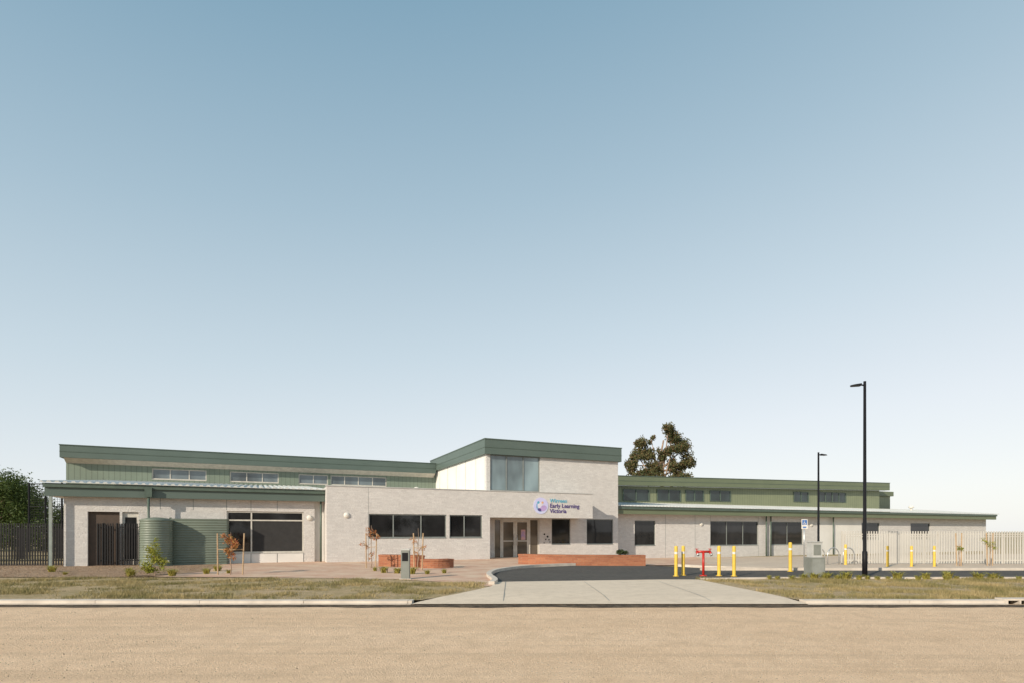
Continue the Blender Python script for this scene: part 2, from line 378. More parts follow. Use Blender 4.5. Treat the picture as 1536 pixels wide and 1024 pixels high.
for a,b,hx in ((10.635,11.585,11.47),(11.595,12.545,11.7)):
    d=MB().box(a,a+.13,v0+.02,v0+.07,-.35,2.355).box(b-.13,b,v0+.02,v0+.07,-.35,2.355).box(a+.13,b-.13,v0+.02,v0+.07,-.35,.02).box(a+.13,b-.13,v0+.02,v0+.07,2.22,2.355).box(a+.13,b-.13,v0+.022,v0+.068,1.0,1.06).obj('door',M_wframe,B)
    MB().box(a+.131,b-.131,v0+.04,v0+.05,.021,2.219).obj('glass',M_glassD,d)
    MB().tube([(hx,v0-.04,.75),(hx,v0-.04,1.45)],.018).obj('handle',M_steel,d,True)
MB().box(12.0,12.3,v0+.03,v0+.035,1.1,1.75).obj('poster',mat('poster_purple',(.35,.25,.45),(.6,.35,.25),4),B)
for k,(uu,zz,rr) in enumerate(((13.62,1.45,.06),(13.85,1.3,.07),(13.72,1.12,.05),(13.95,1.1,.05),(14.02,.95,.04),(13.6,.9,.04))):
    pts=[(uu+rr*math.cos(t*math.pi/5)*(1.3 if t%2 else .8),1.645,zz+rr*math.sin(t*math.pi/5)) for t in range(10)]
    MB().quad(*pts).obj('wall_decal',M_black,B)
# ---- low left wing
VL=1.1
opL=[(-10.5,-9.25,ZB,2.55),(-9.15,-8.5,ZB,2.55),(-4.72,-1.05,.52,2.66)]
fwall('wall',VL,-11.4,-.5,ZB,3.3,opL,.3,M_brick)
MB().box(-11.4,-11.1,VL+.303,12.5,ZB,3.3).obj('wall',M_brick,B)
MB().box(-.496,-.01,1.28,1.4,ZB,3.6).obj('wall',M_panel,B)
MB().box(-10.5,-9.25,VL+.15,VL+.2,ZB,2.55).obj('recess_door',M_browndoor,B)
dd=MB().box(-9.15,-8.5,VL+.1,VL+.15,ZB,2.55).obj('door',M_wframe,B); MB().box(-9.05,-8.6,VL+.085,VL+.098,.3,2.3).obj('glass',M_glass,dd)
window(VL,*opL[2],mull=(-3.58,),trans=(2.2,),frame=M_wframe,fw=.07,blind=(-3.52,-1.13,.62,2.13))
for q in (-3.6,-2.35,-1.05,-4.72): joint(q-.012,q+.012,VL-.004,VL,ZB,.48)
for q in (-7.6,-6.2,-3.6,-2.35,-4.72): joint(q-.012,q+.012,VL-.004,VL,2.7,3.3)
for q0,q1 in ((-4.70,-3.62),(-3.58,-2.37),(-2.33,-1.07)): MB().box(q0,q1,VL-.02,VL-.002,-.2,.46).obj('spandrel_panel',M_panel,B)
MB().box(-12.0,-.02,.70,.86,3.22,3.78).obj('eave_fascia',M_fascia,B)
MB().box(-12.03,-.02,.60,.698,3.62,3.80).obj('gutter',M_greenpipe,B)
MB().box(-12.0,-.02,.863,VL+.2,3.24,3.3).box(-12.0,-11.41,VL+.2,12.4,3.24,3.3).obj('soffit',M_soffit,B)
def corr(u0,u1,v0,z0,v1,z1,pitch,amp,name='roof_sheet',m=None,th=.0):
    s=MB(); n=int((u1-u0)/(pitch/6)); 
    for k in range(n+1):
        u=u0+(u1-u0)*k/n; w=(k%6)/6; h=amp*max(0,min(1,1.6*math.cos(2*math.pi*w)+.3))
        s.v+=[(u,v0,z0+h),(u,v1,z1+h),(u,v0,z0-.02)]
    for k in range(n): s.f+=[(3*k,3*k+3,3*k+4,3*k+1),(3*k+2,3*k+5,3*k+3,3*k)]
    return s.obj(name,m or M_roof,B)
corr(-12.1,-.0,.52,3.84,12.55,4.86,.30,.06)
MB().quad((.0,.31,3.85),(9.58,.31,3.85),(9.58,12.55,4.65),(.0,12.55,4.65)).obj('roof_sheet',M_roof,B)
MB().quad((9.2,.31,3.85),(16.2,.31,3.85),(16.2,1.64,3.95),(9.2,1.64,3.95)).obj('roof_sheet',M_roof,B)
M_postg=mat('pale_green_post',(.30,.34,.31),rough=.5)
MB().box(-11.85,-11.74,.72,.83,ZB,3.219).obj('post',M_postg,B)
MB().box(-11.85,-11.74,4.7,4.81,ZB,3.239).obj('post',M_postg,B)
for uu,vv,z0,z1 in ((-8.0,.52,-.1,3.7),(-7.15,.9,.0,2.3),(-.2,.9,-.1,3.7),(19.75,2.4,-.4,3.0),(34.1,2.45,-.4,3.0),(34.6,2.45,-.4,3.0),(42,2.45,-.4,3.0)):
    MB().tube([(uu,vv,z0),(uu,vv,z1)],.055).obj('downpipe',M_greenpipe,B,True)
MB().box(-8.15,-7.85,.42,.595,3.25,3.7).obj('rain_head',M_greenpipe,B)
# ---- clerestory, left wing
VC=12.6
opC=[(-9.63,-6.47,5.07,5.77),(-5.05,-1.94,5.07,5.77),(-.61,1.41,5.07,5.77),(1.6,5.7,5.07,5.77)]
fwall('clerestory_wall',VC,-14.2,9.6,3.0,6.1,opC,.2,M_clad)
for o,mm in zip(opC,((-8.6,-7.5),(-4.0,-3.0),(.4,),(2.6,3.6,4.65))): window(VC,*o,mull=mm,glass=M_glassC,frame=M_wframe,fw=.06)
MB().box(-14.35,9.4,11.9,12.05,6.17,6.92).box(-14.35,-14.2,12.05,20,6.17,6.92).obj('roof_fascia',M_fascia,B)
MB().box(-14.38,9.4,11.86,20,6.922,6.97).obj('roof_capping',M_greenpipe,B)
MB().box(-14.36,9.4,11.88,11.898,6.52,6.55).obj('gutter_line',M_greenpipe,B)
MB().quad((-14.2,12.05,6.18),(9.4,12.05,6.18),(9.4,12.6,5.90),(-14.2,12.6,5.90)).obj('soffit',M_soffit,B)
MB().box(-14.2,-14.0,12.8,20,3,6.17).obj('clerestory_wall',M_clad,B)
MB().box(-14.2,9.6,19.8,20,0,6.17).obj('clerestory_wall',M_clad,B)
# ---- right low wing (wall v=2.7)
VR=2.7
opR=[(21.45,23.3,.62,2.43),(28.5,33.5,.55,2.44),(34.95,38.6,.55,2.44),(46,48.5,.9,2.44),(53,56,.9,2.44)]
fwall('wall',VR,19.3,65.4,ZB-.3,2.9,opR,.3,M_brick)
window(VR,*opR[0]); window(VR,*opR[1],mull=(30.2,31.9)); window(VR,*opR[2],mull=(36.8,)); window(VR,*opR[3]); window(VR,*opR[4])
for q in (24.2,27.0,28.5,33.5,40.5): joint(q-.012,q+.012,VR-.004,VR,ZB,2.9)
MB().box(40.6,46,VR-.03,VR-.005,ZB,2.85).obj('wall_panel',M_panel,B)
MB().box(19.5,65.8,2.0,2.14,2.86,3.36).obj('eave_fascia',M_fasciaR,B)
MB().box(19.5,65.8,1.9,1.998,3.2,3.38).obj('gutter',M_greenpipe,B)
MB().box(19.5,65.8,2.14,VR+.2,2.91,2.95).obj('soffit',M_soffit,B)
corr(19.45,66,1.85,3.42,8.6,4.05,.30,.05)
# ---- right clerestory
VD=8.6
zt=lambda u:6.2+(u-23.9)*.0174
def zb(u): return 4.25+.017*(u-25)
grp=[(24.6,27.2),(28.1,30.6),(31.2,33.2),(34.0,36.4),(44.6,46.6),(48.1,52.1)]
fwall('clerestory_wall',VD,19.3,57.5,3.2,5.5,[],.2,M_cladR,top=lambda u:zt(u)-.75)
for a,b in grp:
    z0=zb((a+b)/2); n=max(1,round((b-a)/1.1)); 
    w=MB().box(a,b,VD-.02,VD-.005,z0,z0+.9).obj('window',M_glassCD,B)
    f=MB()
    for k in range(n+1):
        q=a+(b-a)*k/n; f.box(q-.05,q+.05,VD-.06,VD-.021,z0-.04,z0+.94)
    f.box(a,b,VD-.055,VD-.022,z0-.05,z0).box(a,b,VD-.055,VD-.022,z0+.9,z0+.95); f.obj('frame',M_greenpipe,w)
def slbox(m,u0,u1,v0,v1,za,zb_):
    i=len(m.v); m.v+=[(u0,v0,za(u0)),(u1,v0,za(u1)),(u1,v1,za(u1)),(u0,v1,za(u0)),(u0,v0,zb_(u0)),(u1,v0,zb_(u1)),(u1,v1,zb_(u1)),(u0,v1,zb_(u0))]
    m.f+=[(i,i+3,i+2,i+1),(i+4,i+5,i+6,i+7),(i,i+1,i+5,i+4),(i+1,i+2,i+6,i+5),(i+2,i+3,i+7,i+6),(i+3,i,i+4,i+7)]; return m
slbox(MB(),19.5,58.3,8.0,8.15,lambda u:zt(u)-.75,zt).obj('roof_fascia',M_fasciaR,B)
slbox(MB(),19.5,58.35,7.96,16,lambda u:zt(u)+.002,lambda u:zt(u)+.05).obj('roof_capping',M_greenpipe,B)
slbox(MB(),19.5,58.3,7.98,7.998,lambda u:zt(u)-.4,lambda u:zt(u)-.37).obj('gutter_line',M_greenpipe,B)
slbox(MB(),19.5,58.3,8.153,8.6,lambda u:zt(u)-.74,lambda u:zt(u)-.70).obj('soffit',M_fasciaR,B)
MB().box(57.3,57.5,8.8,16,3,6.0).obj('clerestory_wall',M_cladR,B)
MB().box(57.6,61.5,10,16,3.5,5.6).obj('plant_room_wall',M_cladR,B)
MB().box(57.6,61.8,9.8,16.2,5.602,6.1).obj('plant_room_fascia',M_fasciaR,B)
MB().box(19.31,65,15.8,16,ZB,3.3).obj('rear_wall',M_brick,B)
MB().box(65.1,65.4,3.01,15.79,ZB,2.9).obj('rear_wall',M_brick,B)
for uu,vv,zz in ((1.02,0,2.48),(27.6,VR,2.2),(39.6,VR,2.2),(-.75,VL,2.35)):
    m=MB().lathe([(.0,-.09),(.08,-.085),(.14,-.05),(.155,0)],20); o=m.obj('wall_light',M_white,B,True); o.location=(uu,vv-.002,zz)
    o.rotation_euler=(math.radians(-90),0,0)
for uu,vv,zz,sc in ((58.6,6,3.85,.7),(7.1,9,4.45,.55)):
    MB().lathe([(.16*sc,0),(.16*sc,.3*sc),(.34*sc,.34*sc),(.36*sc,.5*sc),(.22*sc,.66*sc),(0,.7*sc)],20,(uu,vv,zz)).obj('roof_vent',M_white,B,True)
# ---- sign
S_root=MB().lathe([(.5,0),(.5,.02),(0,.02)],40).obj('logo_disc',mat('lavender_sign',(.52,.50,.76),(.58,.60,.80),1),B)
S_root.location=(12.52,-.004,3.2); S_root.rotation_euler=(math.radians(90),0,0)
def fl(name,pts,y,m,par=B): return MB().quad(*[(a,y,b) for a,b in pts]).obj(name,m,par)
navy=mat('navy_sign',(.09,.06,.22)); teal=mat('teal_sign',(.10,.42,.58)); cream=mat('cream_sign',(.70,.68,.78)); orange=mat('orange_sign',(.75,.42,.2)); pink=mat('pink_sign',(.50,.36,.66)); sblue=mat('soft_blue_sign',(.28,.44,.70))
def disc(cx,cz,r,y,m,sx=1,n=20,rot=0,name='logo_shape'):
    pts=[]
    for k in range(n):
        w=-2*math.pi*k/n; a=r*sx*math.cos(w); b=r*math.sin(w)
        pts.append((cx+a*math.cos(rot)-b*math.sin(rot),cz+a*math.sin(rot)+b*math.cos(rot)))
    return fl(name,pts[::-1],y,m)
disc(12.44,3.12,.30,-.028,sblue,.8,rot=.5)
disc(12.50,3.17,.26,-.030,cream,.75,rot=.4)
disc(12.68,3.05,.17,-.032,pink,1.4,rot=.4)
disc(12.42,2.96,.09,-.034,navy,1.4,rot=-.4)
disc(12.62,3.40,.07,-.036,orange)
disc(12.34,3.40,.08,-.037,teal)
def text(body,u,z,size,m,v=-.012,off=.003):
    c=bpy.data.curves.new('t','FONT'); c.body=body; c.size=size; c.extrude=.008; c.offset=off; c.space_character=1.02
    o=bpy.data.objects.new('t',c); COL.objects.link(o)
    bpy.context.view_layer.update()
    me=bpy.data.meshes.new_from_object(o.evaluated_get(bpy.context.evaluated_depsgraph_get()))
    bpy.data.objects.remove(o); me.materials.clear(); me.materials.append(m)
    q=bpy.data.objects.new('sign_lettering',me); COL.objects.link(q); q.parent=B; q.location=(u,v,z); q.rotation_euler=(math.radians(90),0,0)
text("Wirreen",13.14,3.42,.34,teal); text("Early Learning",13.14,3.10,.36,navy,off=.005); text("Victoria",13.14,2.78,.36,navy,off=.005)
# ------------------------------------------------------------ tanks
t=thing('water_tank',"round green corrugated rainwater tank against the brick wall","water tank",W(-7.62,.05),ANG)
prof=[(.66+.014*math.sin(z*2*math.pi/.11),z) for z in [k*.0275 for k in range(0,78)]]
MB().lathe(prof,40).obj('body',M_tank,t,True)
MB().lathe([(.68,2.12),(.68,2.17),(.4,2.25),(.18,2.28),(0,2.29)],40).obj('lid',M_tank,t,True)
MB().tube([(.50,-.46,.25),(.57,-.58,.25)],.04).obj('outlet_valve',M_white,t,True)
t=thing('water_tank',"wide slim green corrugated rainwater tank against the brick wall","water tank",W(-5.85,.66),ANG)
s=MB(); seg=14; zsn=76
ring=[]
for k in range(seg+1): w=-math.pi/2+math.pi*k/seg; ring.append((1.16,0,math.cos(w)*.3,math.sin(w)))
for k in range(seg+1): w=math.pi/2+math.pi*k/seg; ring.append((-1.16,0,math.cos(w)*.3,math.sin(w)))
n=len(ring)
for a in range(zsn):
    z=a*.0293; r=.34+.018*math.sin(z*2*math.pi/.12)
    for cx,cy,dx,dy in ring: s.v.append((cx+dx*r,cy+dy*r,z))
for a in range(zsn-1):
    for k in range(n): i=a*n+k; jn=a*n+(k+1)%n; s.f.append((i,jn,jn+n,i+n))
s.f.append(tuple((zsn-1)*n+k for k in range(n)))
s.obj('body',M_tank,t,True)
MB().prism([(cx+dx*.36,cy+dy*.36) for cx,cy,dx,dy in ring],2.20,2.24).obj('lid',M_tank,t)
# ------------------------------------------------------------ fences
def fence(name,p0,p1,h,m,label,sp,wd,cat="fence",postm=None,rails=(.12,.9),group=None):
    a=Vector((*p0,0)); b=Vector((*p1,0)); Ln=(b-a).length; rot=math.atan2(b.y-a.y,b.x-a.x)
    z0=min(g(*p0),g(*p1))
    r=thing(name,label,cat,(a.x,a.y,z0),rot,group)
    s=MB(); x=0
    while x<Ln: s.box(x,x+wd,-.012,.012,.06,h); x+=sp
    s.obj('paling',m,r)["kind"]="stuff"
    for f in rails: MB().box(0,Ln,.014,.05,h*f,h*f+.04).obj('rail',postm or m,r)
    x=0
    while x<=Ln: MB().box(x-.03,x+.03,.051,.111,0,h+.02).obj('post',postm or m,r); x+=2.4
    return r
fence('metal_fence',(-36,25.5),(-18.75,26.75),2.0,M_black,"black metal paling fence beside the garden bed",.115,.055)
fence('metal_gate',(-18.62,26.76),(-17.3,26.86),2.0,M_black,"black metal paling gate next to the building",.115,.055,"gate")
fence('metal_fence',(-40,30.0),(-20.8,34),1.8,M_black,"black metal paling fence behind the front fence",.14,.05)
fence('picket_fence',(17.2,29.6),(45,28.2),1.72,M_picket,"pale slatted metal fence along the path",.13,.055)
fence('picket_fence',(19.6,33.5),(55,34.5),1.80,M_picket,"pale slatted metal fence behind the front fence",.16,.07)
r=thing('court_fence',"tall dark mesh sports court enclosure","fence",(-38.2,45,0))
s=MB()
for k in range(5): MB().tube([(k*1.3,0,0),(k*1.3,0,5.5)],.07,8).obj('post',M_black,r)
for z in (.1,1.8,3.6,5.4): MB().tube([(0,0,z),(5.2,0,z)],.045,6).obj('rail',M_black,r)
s=MB()
for k in range(27): s.tube([(k*.2,.05,0),(k*.2,.05,5.4)],.013,3,False)
for k in range(27): s.tube([(0,.05,k*.2),(5.2,.05,k*.2)],.013,3,False)
s.obj('mesh_panel',M_black,r)["kind"]="stuff"
# ------------------------------------------------------------ lamps
def lamp(loc,h,rot,arm,label):
    r=thing('street_lamp',label,"street lamp",loc,rot,"street lamps in the car park")
    MB().tube([(0,0,0),(0,0,.9),(0,0,.92),(0,0,h)],[.085,.085,.06,.045],12).obj('pole',M_black,r,True)
    MB().box(-.16,.16,-.16,.16,0,.025).obj('base_plate',M_black,r)
    MB().tube([(0,0,h-.15),(-arm*.4,0,h-.12)],.03,8).obj('arm',M_black,r,True)
    s=MB(); s.v=[(-arm*.35,-.08,h-.17),(-arm*.35,.08,h-.17),(-arm,.15,h-.17),(-arm-.12,0,h-.165),(-arm,-.15,h-.17),(-arm*.35,-.07,h-.08),(-arm*.35,.07,h-.08),(-arm,.12,h-.13),(-arm-.08,0,h-.135),(-arm,-.12,h-.13)]
    s.f=[(0,1,2,3,4),(9,8,7,6,5),(0,5,6,1),(1,6,7,2),(2,7,8,3),(3,8,9,4),(4,9,5,0)]
    s.obj('lamp_head',M_black,r)
lamp((12.65,20.4,0),7.0,0,.42,"tall slim black street lamp at the car park edge")
lamp((16.7,31,g(16.7,31)),6.1,math.pi,.38,"slim black street lamp by the building path")
# ------------------------------------------------------------ bollards
def bollard(loc,label):
    r=thing('bollard',label,"bollard",loc,0,"yellow safety bollards")
    MB().lathe([(.062,0),(.062,1.05),(.058,1.075),(.035,1.092),(0,1.097)],20).obj('post',M_yellow,r,True)
    MB().lathe([(.0635,.80),(.0635,.88)],20).obj('reflective_band',M_white,r,True)
    MB().lathe([(.11,0),(.11,.015),(.063,.016)],20).obj('base_flange',M_yellow,r,True)
    return r
b0=bollard((5.94,20.6,0),"yellow steel bollard guarding the fire hydrant")
for x,y in ((6.32,21.0),(7.55,20.75),(8.04,20.6)): clone(b0,(x,y,.0))
for x,y,sc in ((11.3,23.1,1.08),(16.3,27.8,.92),(17.3,26.2,.88),(18.4,26.2,.88),(19.45,26.2,.88)):
    c=clone(b0,(x,y,g(x,y)),0,sc); c["label"]="yellow steel bollard beside the car park path"
r=thing('fire_hydrant',"red twin outlet fire hydrant on a standpipe","hydrant",(6.98,20.75,0))
MB().tube([(0,0,0),(0,0,.88)],.045,14).obj('standpipe',M_redp,r,True)
MB().lathe([(.13,0),(.13,.03),(.06,.032)],16).obj('flange',M_redp,r,True)
MB().tube([(-.24,0,.88),(.24,0,.88)],.045,12).tube([(-.24,0,.88),(-.24,-.12,.80)],.045,12).tube([(.24,0,.88),(.24,-.12,.80)],.045,12).obj('manifold',M_redp,r,True)
for sx in (-.24,.24):
    MB().tube([(sx,0,.9),(sx,0,.97)],.018,8).lathe([(.06,.97),(.065,.98),(.06,.99),(0,.99)],14,(sx,0,0)).obj('valve_wheel',M_redp,r,True)
    MB().tube([(sx,-.1,.81),(sx,-.17,.765)],.042,12).obj('outlet_cap',M_steel,r,True)
r=thing('utility_pillar',"grey utility pillar with pale meter box on top","utility box",(10.5,19.75,0),.1)
MB().box(-.26,.26,-.2,.2,-.02,.72).obj('body',M_grey,r)
MB().box(-.19,.19,-.15,.15,.722,1.24).obj('meter_box',M_lgrey,r)
MB().box(-.21,.21,-.17,.17,1.242,1.27).obj('cap',M_lgrey,r)
MB().box(-.13,.13,-.158,-.152,.80,1.16).obj('access_door',M_grey,r)
MB().box(-.21,.21,-.206,-.202,.06,.66).obj('access_door',mat('mid_grey_door',(.27,.28,.26)),r)
blue=mat('blue_sign',(.06,.17,.45))
r=thing('parking_sign',"blue and white accessible parking sign on a steel post","sign",(13.35,26,0))
MB().tube([(0,0,0),(0,0,2.2)],.03,10).obj('post',M_steel,r,True)
MB().box(-.14,.14,-.045,-.035,1.74,2.18).obj('sign_panel',M_white,r)
MB().box(-.11,.11,-.05,-.046,1.92,2.15).obj('blue_square',blue,r)
s=MB(); s.tube([(-.01,-.054,2.08),(-.01,-.054,2.0),(.04,-.054,2.0),(.06,-.054,1.95)],.012,6)
s.tube([(-.01+.05*math.cos(a),-.054,1.98+.04*math.sin(a)) for a in [math.pi*.6+k*.4 for k in range(11)]],.008,6)
s.lathe([(.0,-.015),(.018,0),(0,.015)],8,(-.01,-.054,2.11)); s.obj('wheelchair_symbol',M_white,r)
MB().box(-.08,.08,-.05,-.046,1.78,1.85).obj('arrow_plate',blue,r)
def hoop(loc,rot):
    r=tag(MB().tube([(-.38,0,0),(-.38,0,.45)]+[(-.38*math.cos(a),0,.45+.38*math.sin(a)) for a in [k*math.pi/14 for k in range(1,14)]]+[(.38,0,.45),(.38,0,0)],.028,10).obj('bike_rack',M_steel,None,True,loc,rot),"silver steel hoop bicycle rack on the path","bike rack","bicycle racks on the path")
for x,y in ((15.1,28),(15.9,28.15),(16.75,28.3)): hoop((x,y,g(x,y)),.35)
r=thing('access_pedestal',"dark grey access pedestal with pale top panel at the path edge","pedestal",(-3.6,19.25,0))
MB().box(-.14,.14,-.1,.1,0,.98).obj('body',M_grey,r)
MB().prism([(-.15,-.11),(.15,-.11),(.15,.11),(-.15,.11)],.982,1.03).obj('cap',M_lgrey,r)
MB().box(-.1,.1,-.106,-.102,.62,.9).obj('panel',M_black,r)
MB().box(-.2,.2,-.16,.16,-.02,.03).obj('footing',M_conc,r)
def seatwall(pts,w,h,label):
    r=thing('brick_seat_wall',label,"seat wall",(0,0,0))
    for nm,ww,a,b in (('wall',w,-.1,h-.08),('capping',w+.05,h-.077,h)):
        o=strip(nm,cr_curve(pts),ww,a,b,M_red,label,'x'); o.parent=r
        for k in ("label","category","kind"): del o[k]
seatwall([(.45,28.6),(1.8,27.8),(4,27.35),(6.35,27.25)],.5,.50,"curved red brick seat wall beside the driveway")
seatwall([(-6.1,26.6),(-4.6,25.9),(-4.1,25.4)],.45,.55,"low red brick planter wall on the paving")
seatwall([(-4.0,25.3),(-3.3,25.2),(-2.75,25.6)],.45,.40,"short red brick seat wall on the paving")
tag(MB().leaves([(5.3,27.3,.62,.32,.2,.12)],700,.09).obj('low_shrub',M_weed),"low dark shrub on the brick seat wall","shrub")
# ------------------------------------------------------------ trees & plants
def branchy(mb,base,top,r0,blobs,limbs,rnd):
    b=Vector(base); t=Vector(top); pts=[]
    for k in range(7):
        f=k/6; p=b.lerp(t,f); pts.append((p.x+rnd.uniform(-.02,.02)*(t-b).length,p.y+rnd.uniform(-.02,.02)*(t-b).length,p.z))
    pts[0]=tuple(b); mb.tube(pts,[r0*(1-.75*k/6) for k in range(7)],10)
    for bl in blobs[:limbs]:
        f=rnd.uniform(.45,.85); s=b.lerp(t,f); e=Vector(bl[:3]); m=s.lerp(e,.5)+Vector((0,0,-.06*(e-s).length))
        mb.tube([tuple(s),tuple(m),tuple(e)],[r0*.4,r0*.25,r0*.08],7)
def tree(name,label,cat,loc,blobs,n,leaf,mleaf,top,r0,hang=0,group=None,k=.24):
    rnd=random.Random(int(abs(loc[0]*13+loc[1]*7)))
    r=thing(name,label,cat,loc,0,group); m=MB(); branchy(m,(0,0,-.1),top,r0,blobs,len(blobs),rnd); m.obj('trunk',M_bark,r,True)
    MB().leaves(blobs,n,leaf,hang,rnd,k).obj('crown',mleaf,r); return r
gx=20.8
tree('gum_tree',"tall eucalyptus with two clumped reddish green crowns behind the roof","tree",(gx,80,0),
 [(-2.5,0,13.9,1.0,1.4,.9),(-1.6,0,12.4,1.2,1.4,1.0),(-3.9,.5,11.0,.9,1.4,1.2),(-3.3,0,12.5,.9,1.1,.9),(-1.2,0,14.6,.6,.8,.6),(.2,0,12.6,.8,1.1,1.0),(1.2,0,16.1,.9,1.2,1.0),(2.0,.3,14.9,1.2,1.4,.9),(3.3,.3,13.5,1.1,1.5,1.1),(1.5,-.5,12.9,1.1,1.5,.9),(4.0,0,11.4,.9,1.5,1.2),(2.2,0,10.8,1.2,1.6,1.0),(-.9,0,10.8,1.1,1.4,.9),(-1.8,0,9.4,2.0,2,1.0),(2.6,0,9.0,1.8,2,1.0)],20000,.36,M_gum,(.4,0,14.5),.42,1.0,k=.24)
tree('broadleaf_tree',"large dark green tree behind the black fence","tree",(-53.8,60,0),
 [(.5,0,6.4,2.2,2.2,1.5),(2.2,0,4.8,1.5,2,1.4),(-1.8,0,5.0,2.6,2.4,2.1),(2.8,0,3.0,1.2,1.5,1.4),(-4,0,5.8,2.6,2.4,2.0),(.5,.5,3.2,2.4,2,1.8),(-3,.5,3,3,2,2)],34000,.26,M_leafd,(0,0,6),.4,k=.27)
tree('broadleaf_tree',"dark green tree beyond the sports court","tree",(-62,70,0),
 [(0,0,6.2,3,2.4,2),(3,0,4.2,2.4,2,2),(-3,0,4.5,2.6,2.4,2.3),(7,0,3.2,2.4,2,1.6),(10,0,2.4,2.4,2,1.3)],24000,.30,M_leafd,(0,0,6),.4,k=.27)
hb=[(x,48+random.uniform(-1,1),1.0,1.6,1.2,1.1) for x in [-56+1.7*k for k in range(18)]]
tag(MB().leaves(hb,16000,.26,0,random,.35).obj('hedge',M_leafd),"row of dense dark hedge shrubs beyond the black fences","hedge",kind="stuff")
def staked(loc,h,blobs,n,ml,label,wide=.5,lean=0):
    r=thing('staked_young_tree',label,"young tree",loc,0,"young staked trees")
    m=MB(); branchy(m,(0,0,-.05),(.04+lean,0,h),.022,blobs,len(blobs),random.Random(int(loc[0]*10))); m.obj('trunk',M_bark,r,True)
    MB().leaves(blobs,n,.085,.3,random.Random(3+int(loc[0]))).obj('crown',ml,r)
    for sx,dx in ((-wide,-.03),(wide,.05)): MB().tube([(sx,0,-.1),(sx+dx,.03,1.55)],.027,7).obj('stake',M_timber,r)
    MB().tube([(-wide,.02,.95),(0,-.01,.93),(wide,.02,.95)],.014,6).obj('tie',M_timber,r)
staked((-10.5,21.2,0),1.6,[(-.12,0,1.35,.22,.2,.24),(.15,0,1.1,.25,.2,.22),(-.1,.05,.95,.22,.2,.2),(.1,0,.7,.15,.15,.15)],850,M_leafo,"young staked tree with orange and green leaves",.46)
staked((-6.2,25.0,0),1.9,[(-.1,0,1.55,.28,.25,.25),(.25,0,1.25,.22,.22,.2),(-.25,.05,1.0,.2,.2,.2),(0,0,.6,.2,.15,.2)],420,M_leafo,"young staked tree with sparse orange leaves",.2)
staked((-3.9,23.6,0),1.75,[(-.15,0,1.25,.25,.25,.2),(.2,0,1.0,.2,.22,.2),(-.1,.05,.75,.2,.2,.15)],160,M_leafo,"young staked tree with few leaves by the seat wall",.16)
staked((22.6,26.9,0),1.5,[(-.1,0,1.2,.2,.2,.25),(.1,0,.9,.2,.2,.2)],200,M_leafg,"small staked tree beside the pale fence",.12)
staked((20.9,26.6,0),1.1,[(0,0,.8,.15,.2,.2)],110,M_leafg,"small staked sapling beside the pale fence",.1)
def shrub(loc,blobs,n,ml,label,leaf=.08):
    r=thing('shrub',label,"shrub",loc); m=MB(); branchy(m,(0,0,-.05),(0,0,blobs[0][2]),.02,blobs,len(blobs),random.Random(5)); m.obj('stem',M_bark,r)
    MB().leaves(blobs,n,leaf,0,random.Random(9)).obj('crown',ml,r)
shrub((-13.05,20.75,0),[(0,0,.85,.3,.28,.35),(-.18,0,.55,.3,.25,.3),(.22,0,.5,.3,.25,.3),(.05,0,1.15,.16,.2,.16),(0,0,.2,.4,.3,.18)],1900,M_leafg,"leafy yellow green shrub in the mulch bed")
def tuftmesh(rnd,h,n,spread):
    s=MB()
    for _ in range(n):
        a=rnd.uniform(0,6.28); l=h*rnd.uniform(.5,1.1); o=Vector((rnd.gauss(0,.04),rnd.gauss(0,.04),0)); d=Vector((math.cos(a),math.sin(a),0)); w=Vector((-d.y,d.x,0))*.012
        m=o+d*spread*l*.4+Vector((0,0,l*.7)); e=o+d*spread*l+Vector((0,0,l*rnd.uniform(.75,1)))
        i=len(s.v); s.v+=[tuple(o-w),tuple(o+w),tuple(m+w),tuple(m-w),tuple(e)]; s.f+=[(i,i+1,i+2,i+3),(i+3,i+2,i+4)]
    return s
rnd=random.Random(21)
base=[tuftmesh(rnd,.42,90,.6) for _ in range(3)]
tobs=[b.obj('tufted_plant',M_tuft) for b in base]
spots=[(-13.6,20.3),(-12.3,20.6),(-11.6,21.6),(-13.9,21.8),(-12.0,23.2),(-5.0,22.2),(-4.4,21.9),(-3.2,21.5),(-2.6,21.9),(-5.6,23.2),(-16.5,21),(-18.2,22.5),(-10.9,21.9),(-15.2,22.6),(-3.8,21.6)]
x=8.7
while x<19: spots.append((x,19.15+rnd.uniform(-.35,.15))); x+=rnd.uniform(.22,.55)
for k,(x,y) in enumerate(spots):
    o=tobs[k] if k<3 else tobs[k%3].copy()
    if k>=3: COL.objects.link(o)
    o.location=(x,y,g(x,y)); o.rotation_euler=(0,0,rnd.uniform(0,6)); sc=rnd.uniform(.4,.95); o.scale=(sc*1.3,sc*1.3,sc*.8)
    tag(o,"small yellow green tufted plant in the garden edge","plant","tufted garden plants")
def blades(poly_test,x0,x1,y0,y1,n,seed,label):
    rnd=random.Random(seed); s=MB()
    for _ in range(n):
        x=rnd.uniform(x0,x1); y=rnd.uniform(y0,y1)
        if not poly_test(x,y): continue
        d=noise.noise(Vector((x*.55,y*.9,seed)))+.5*noise.noise(Vector((x*2,y*2,3)))
        if d<rnd.uniform(-.2,.38): continue
        h=rnd.uniform(.025,.08)*(1.0+1.3*max(0,d)); a=rnd.uniform(0,6.28); w=rnd.uniform(.006,.012); dx,dy=math.cos(a)*w,math.sin(a)*w; lx,ly=rnd.gauss(0,.03),rnd.gauss(0,.03)
        i=len(s.v); s.v+=[(x-dx,y-dy,-.01),(x+dx,y+dy,-.01),(x+lx,y+ly,h)]; s.f.append((i,i+1,i+2))
    tag(s.obj('verge_grass',M_blade),label,"grass",kind="stuff")
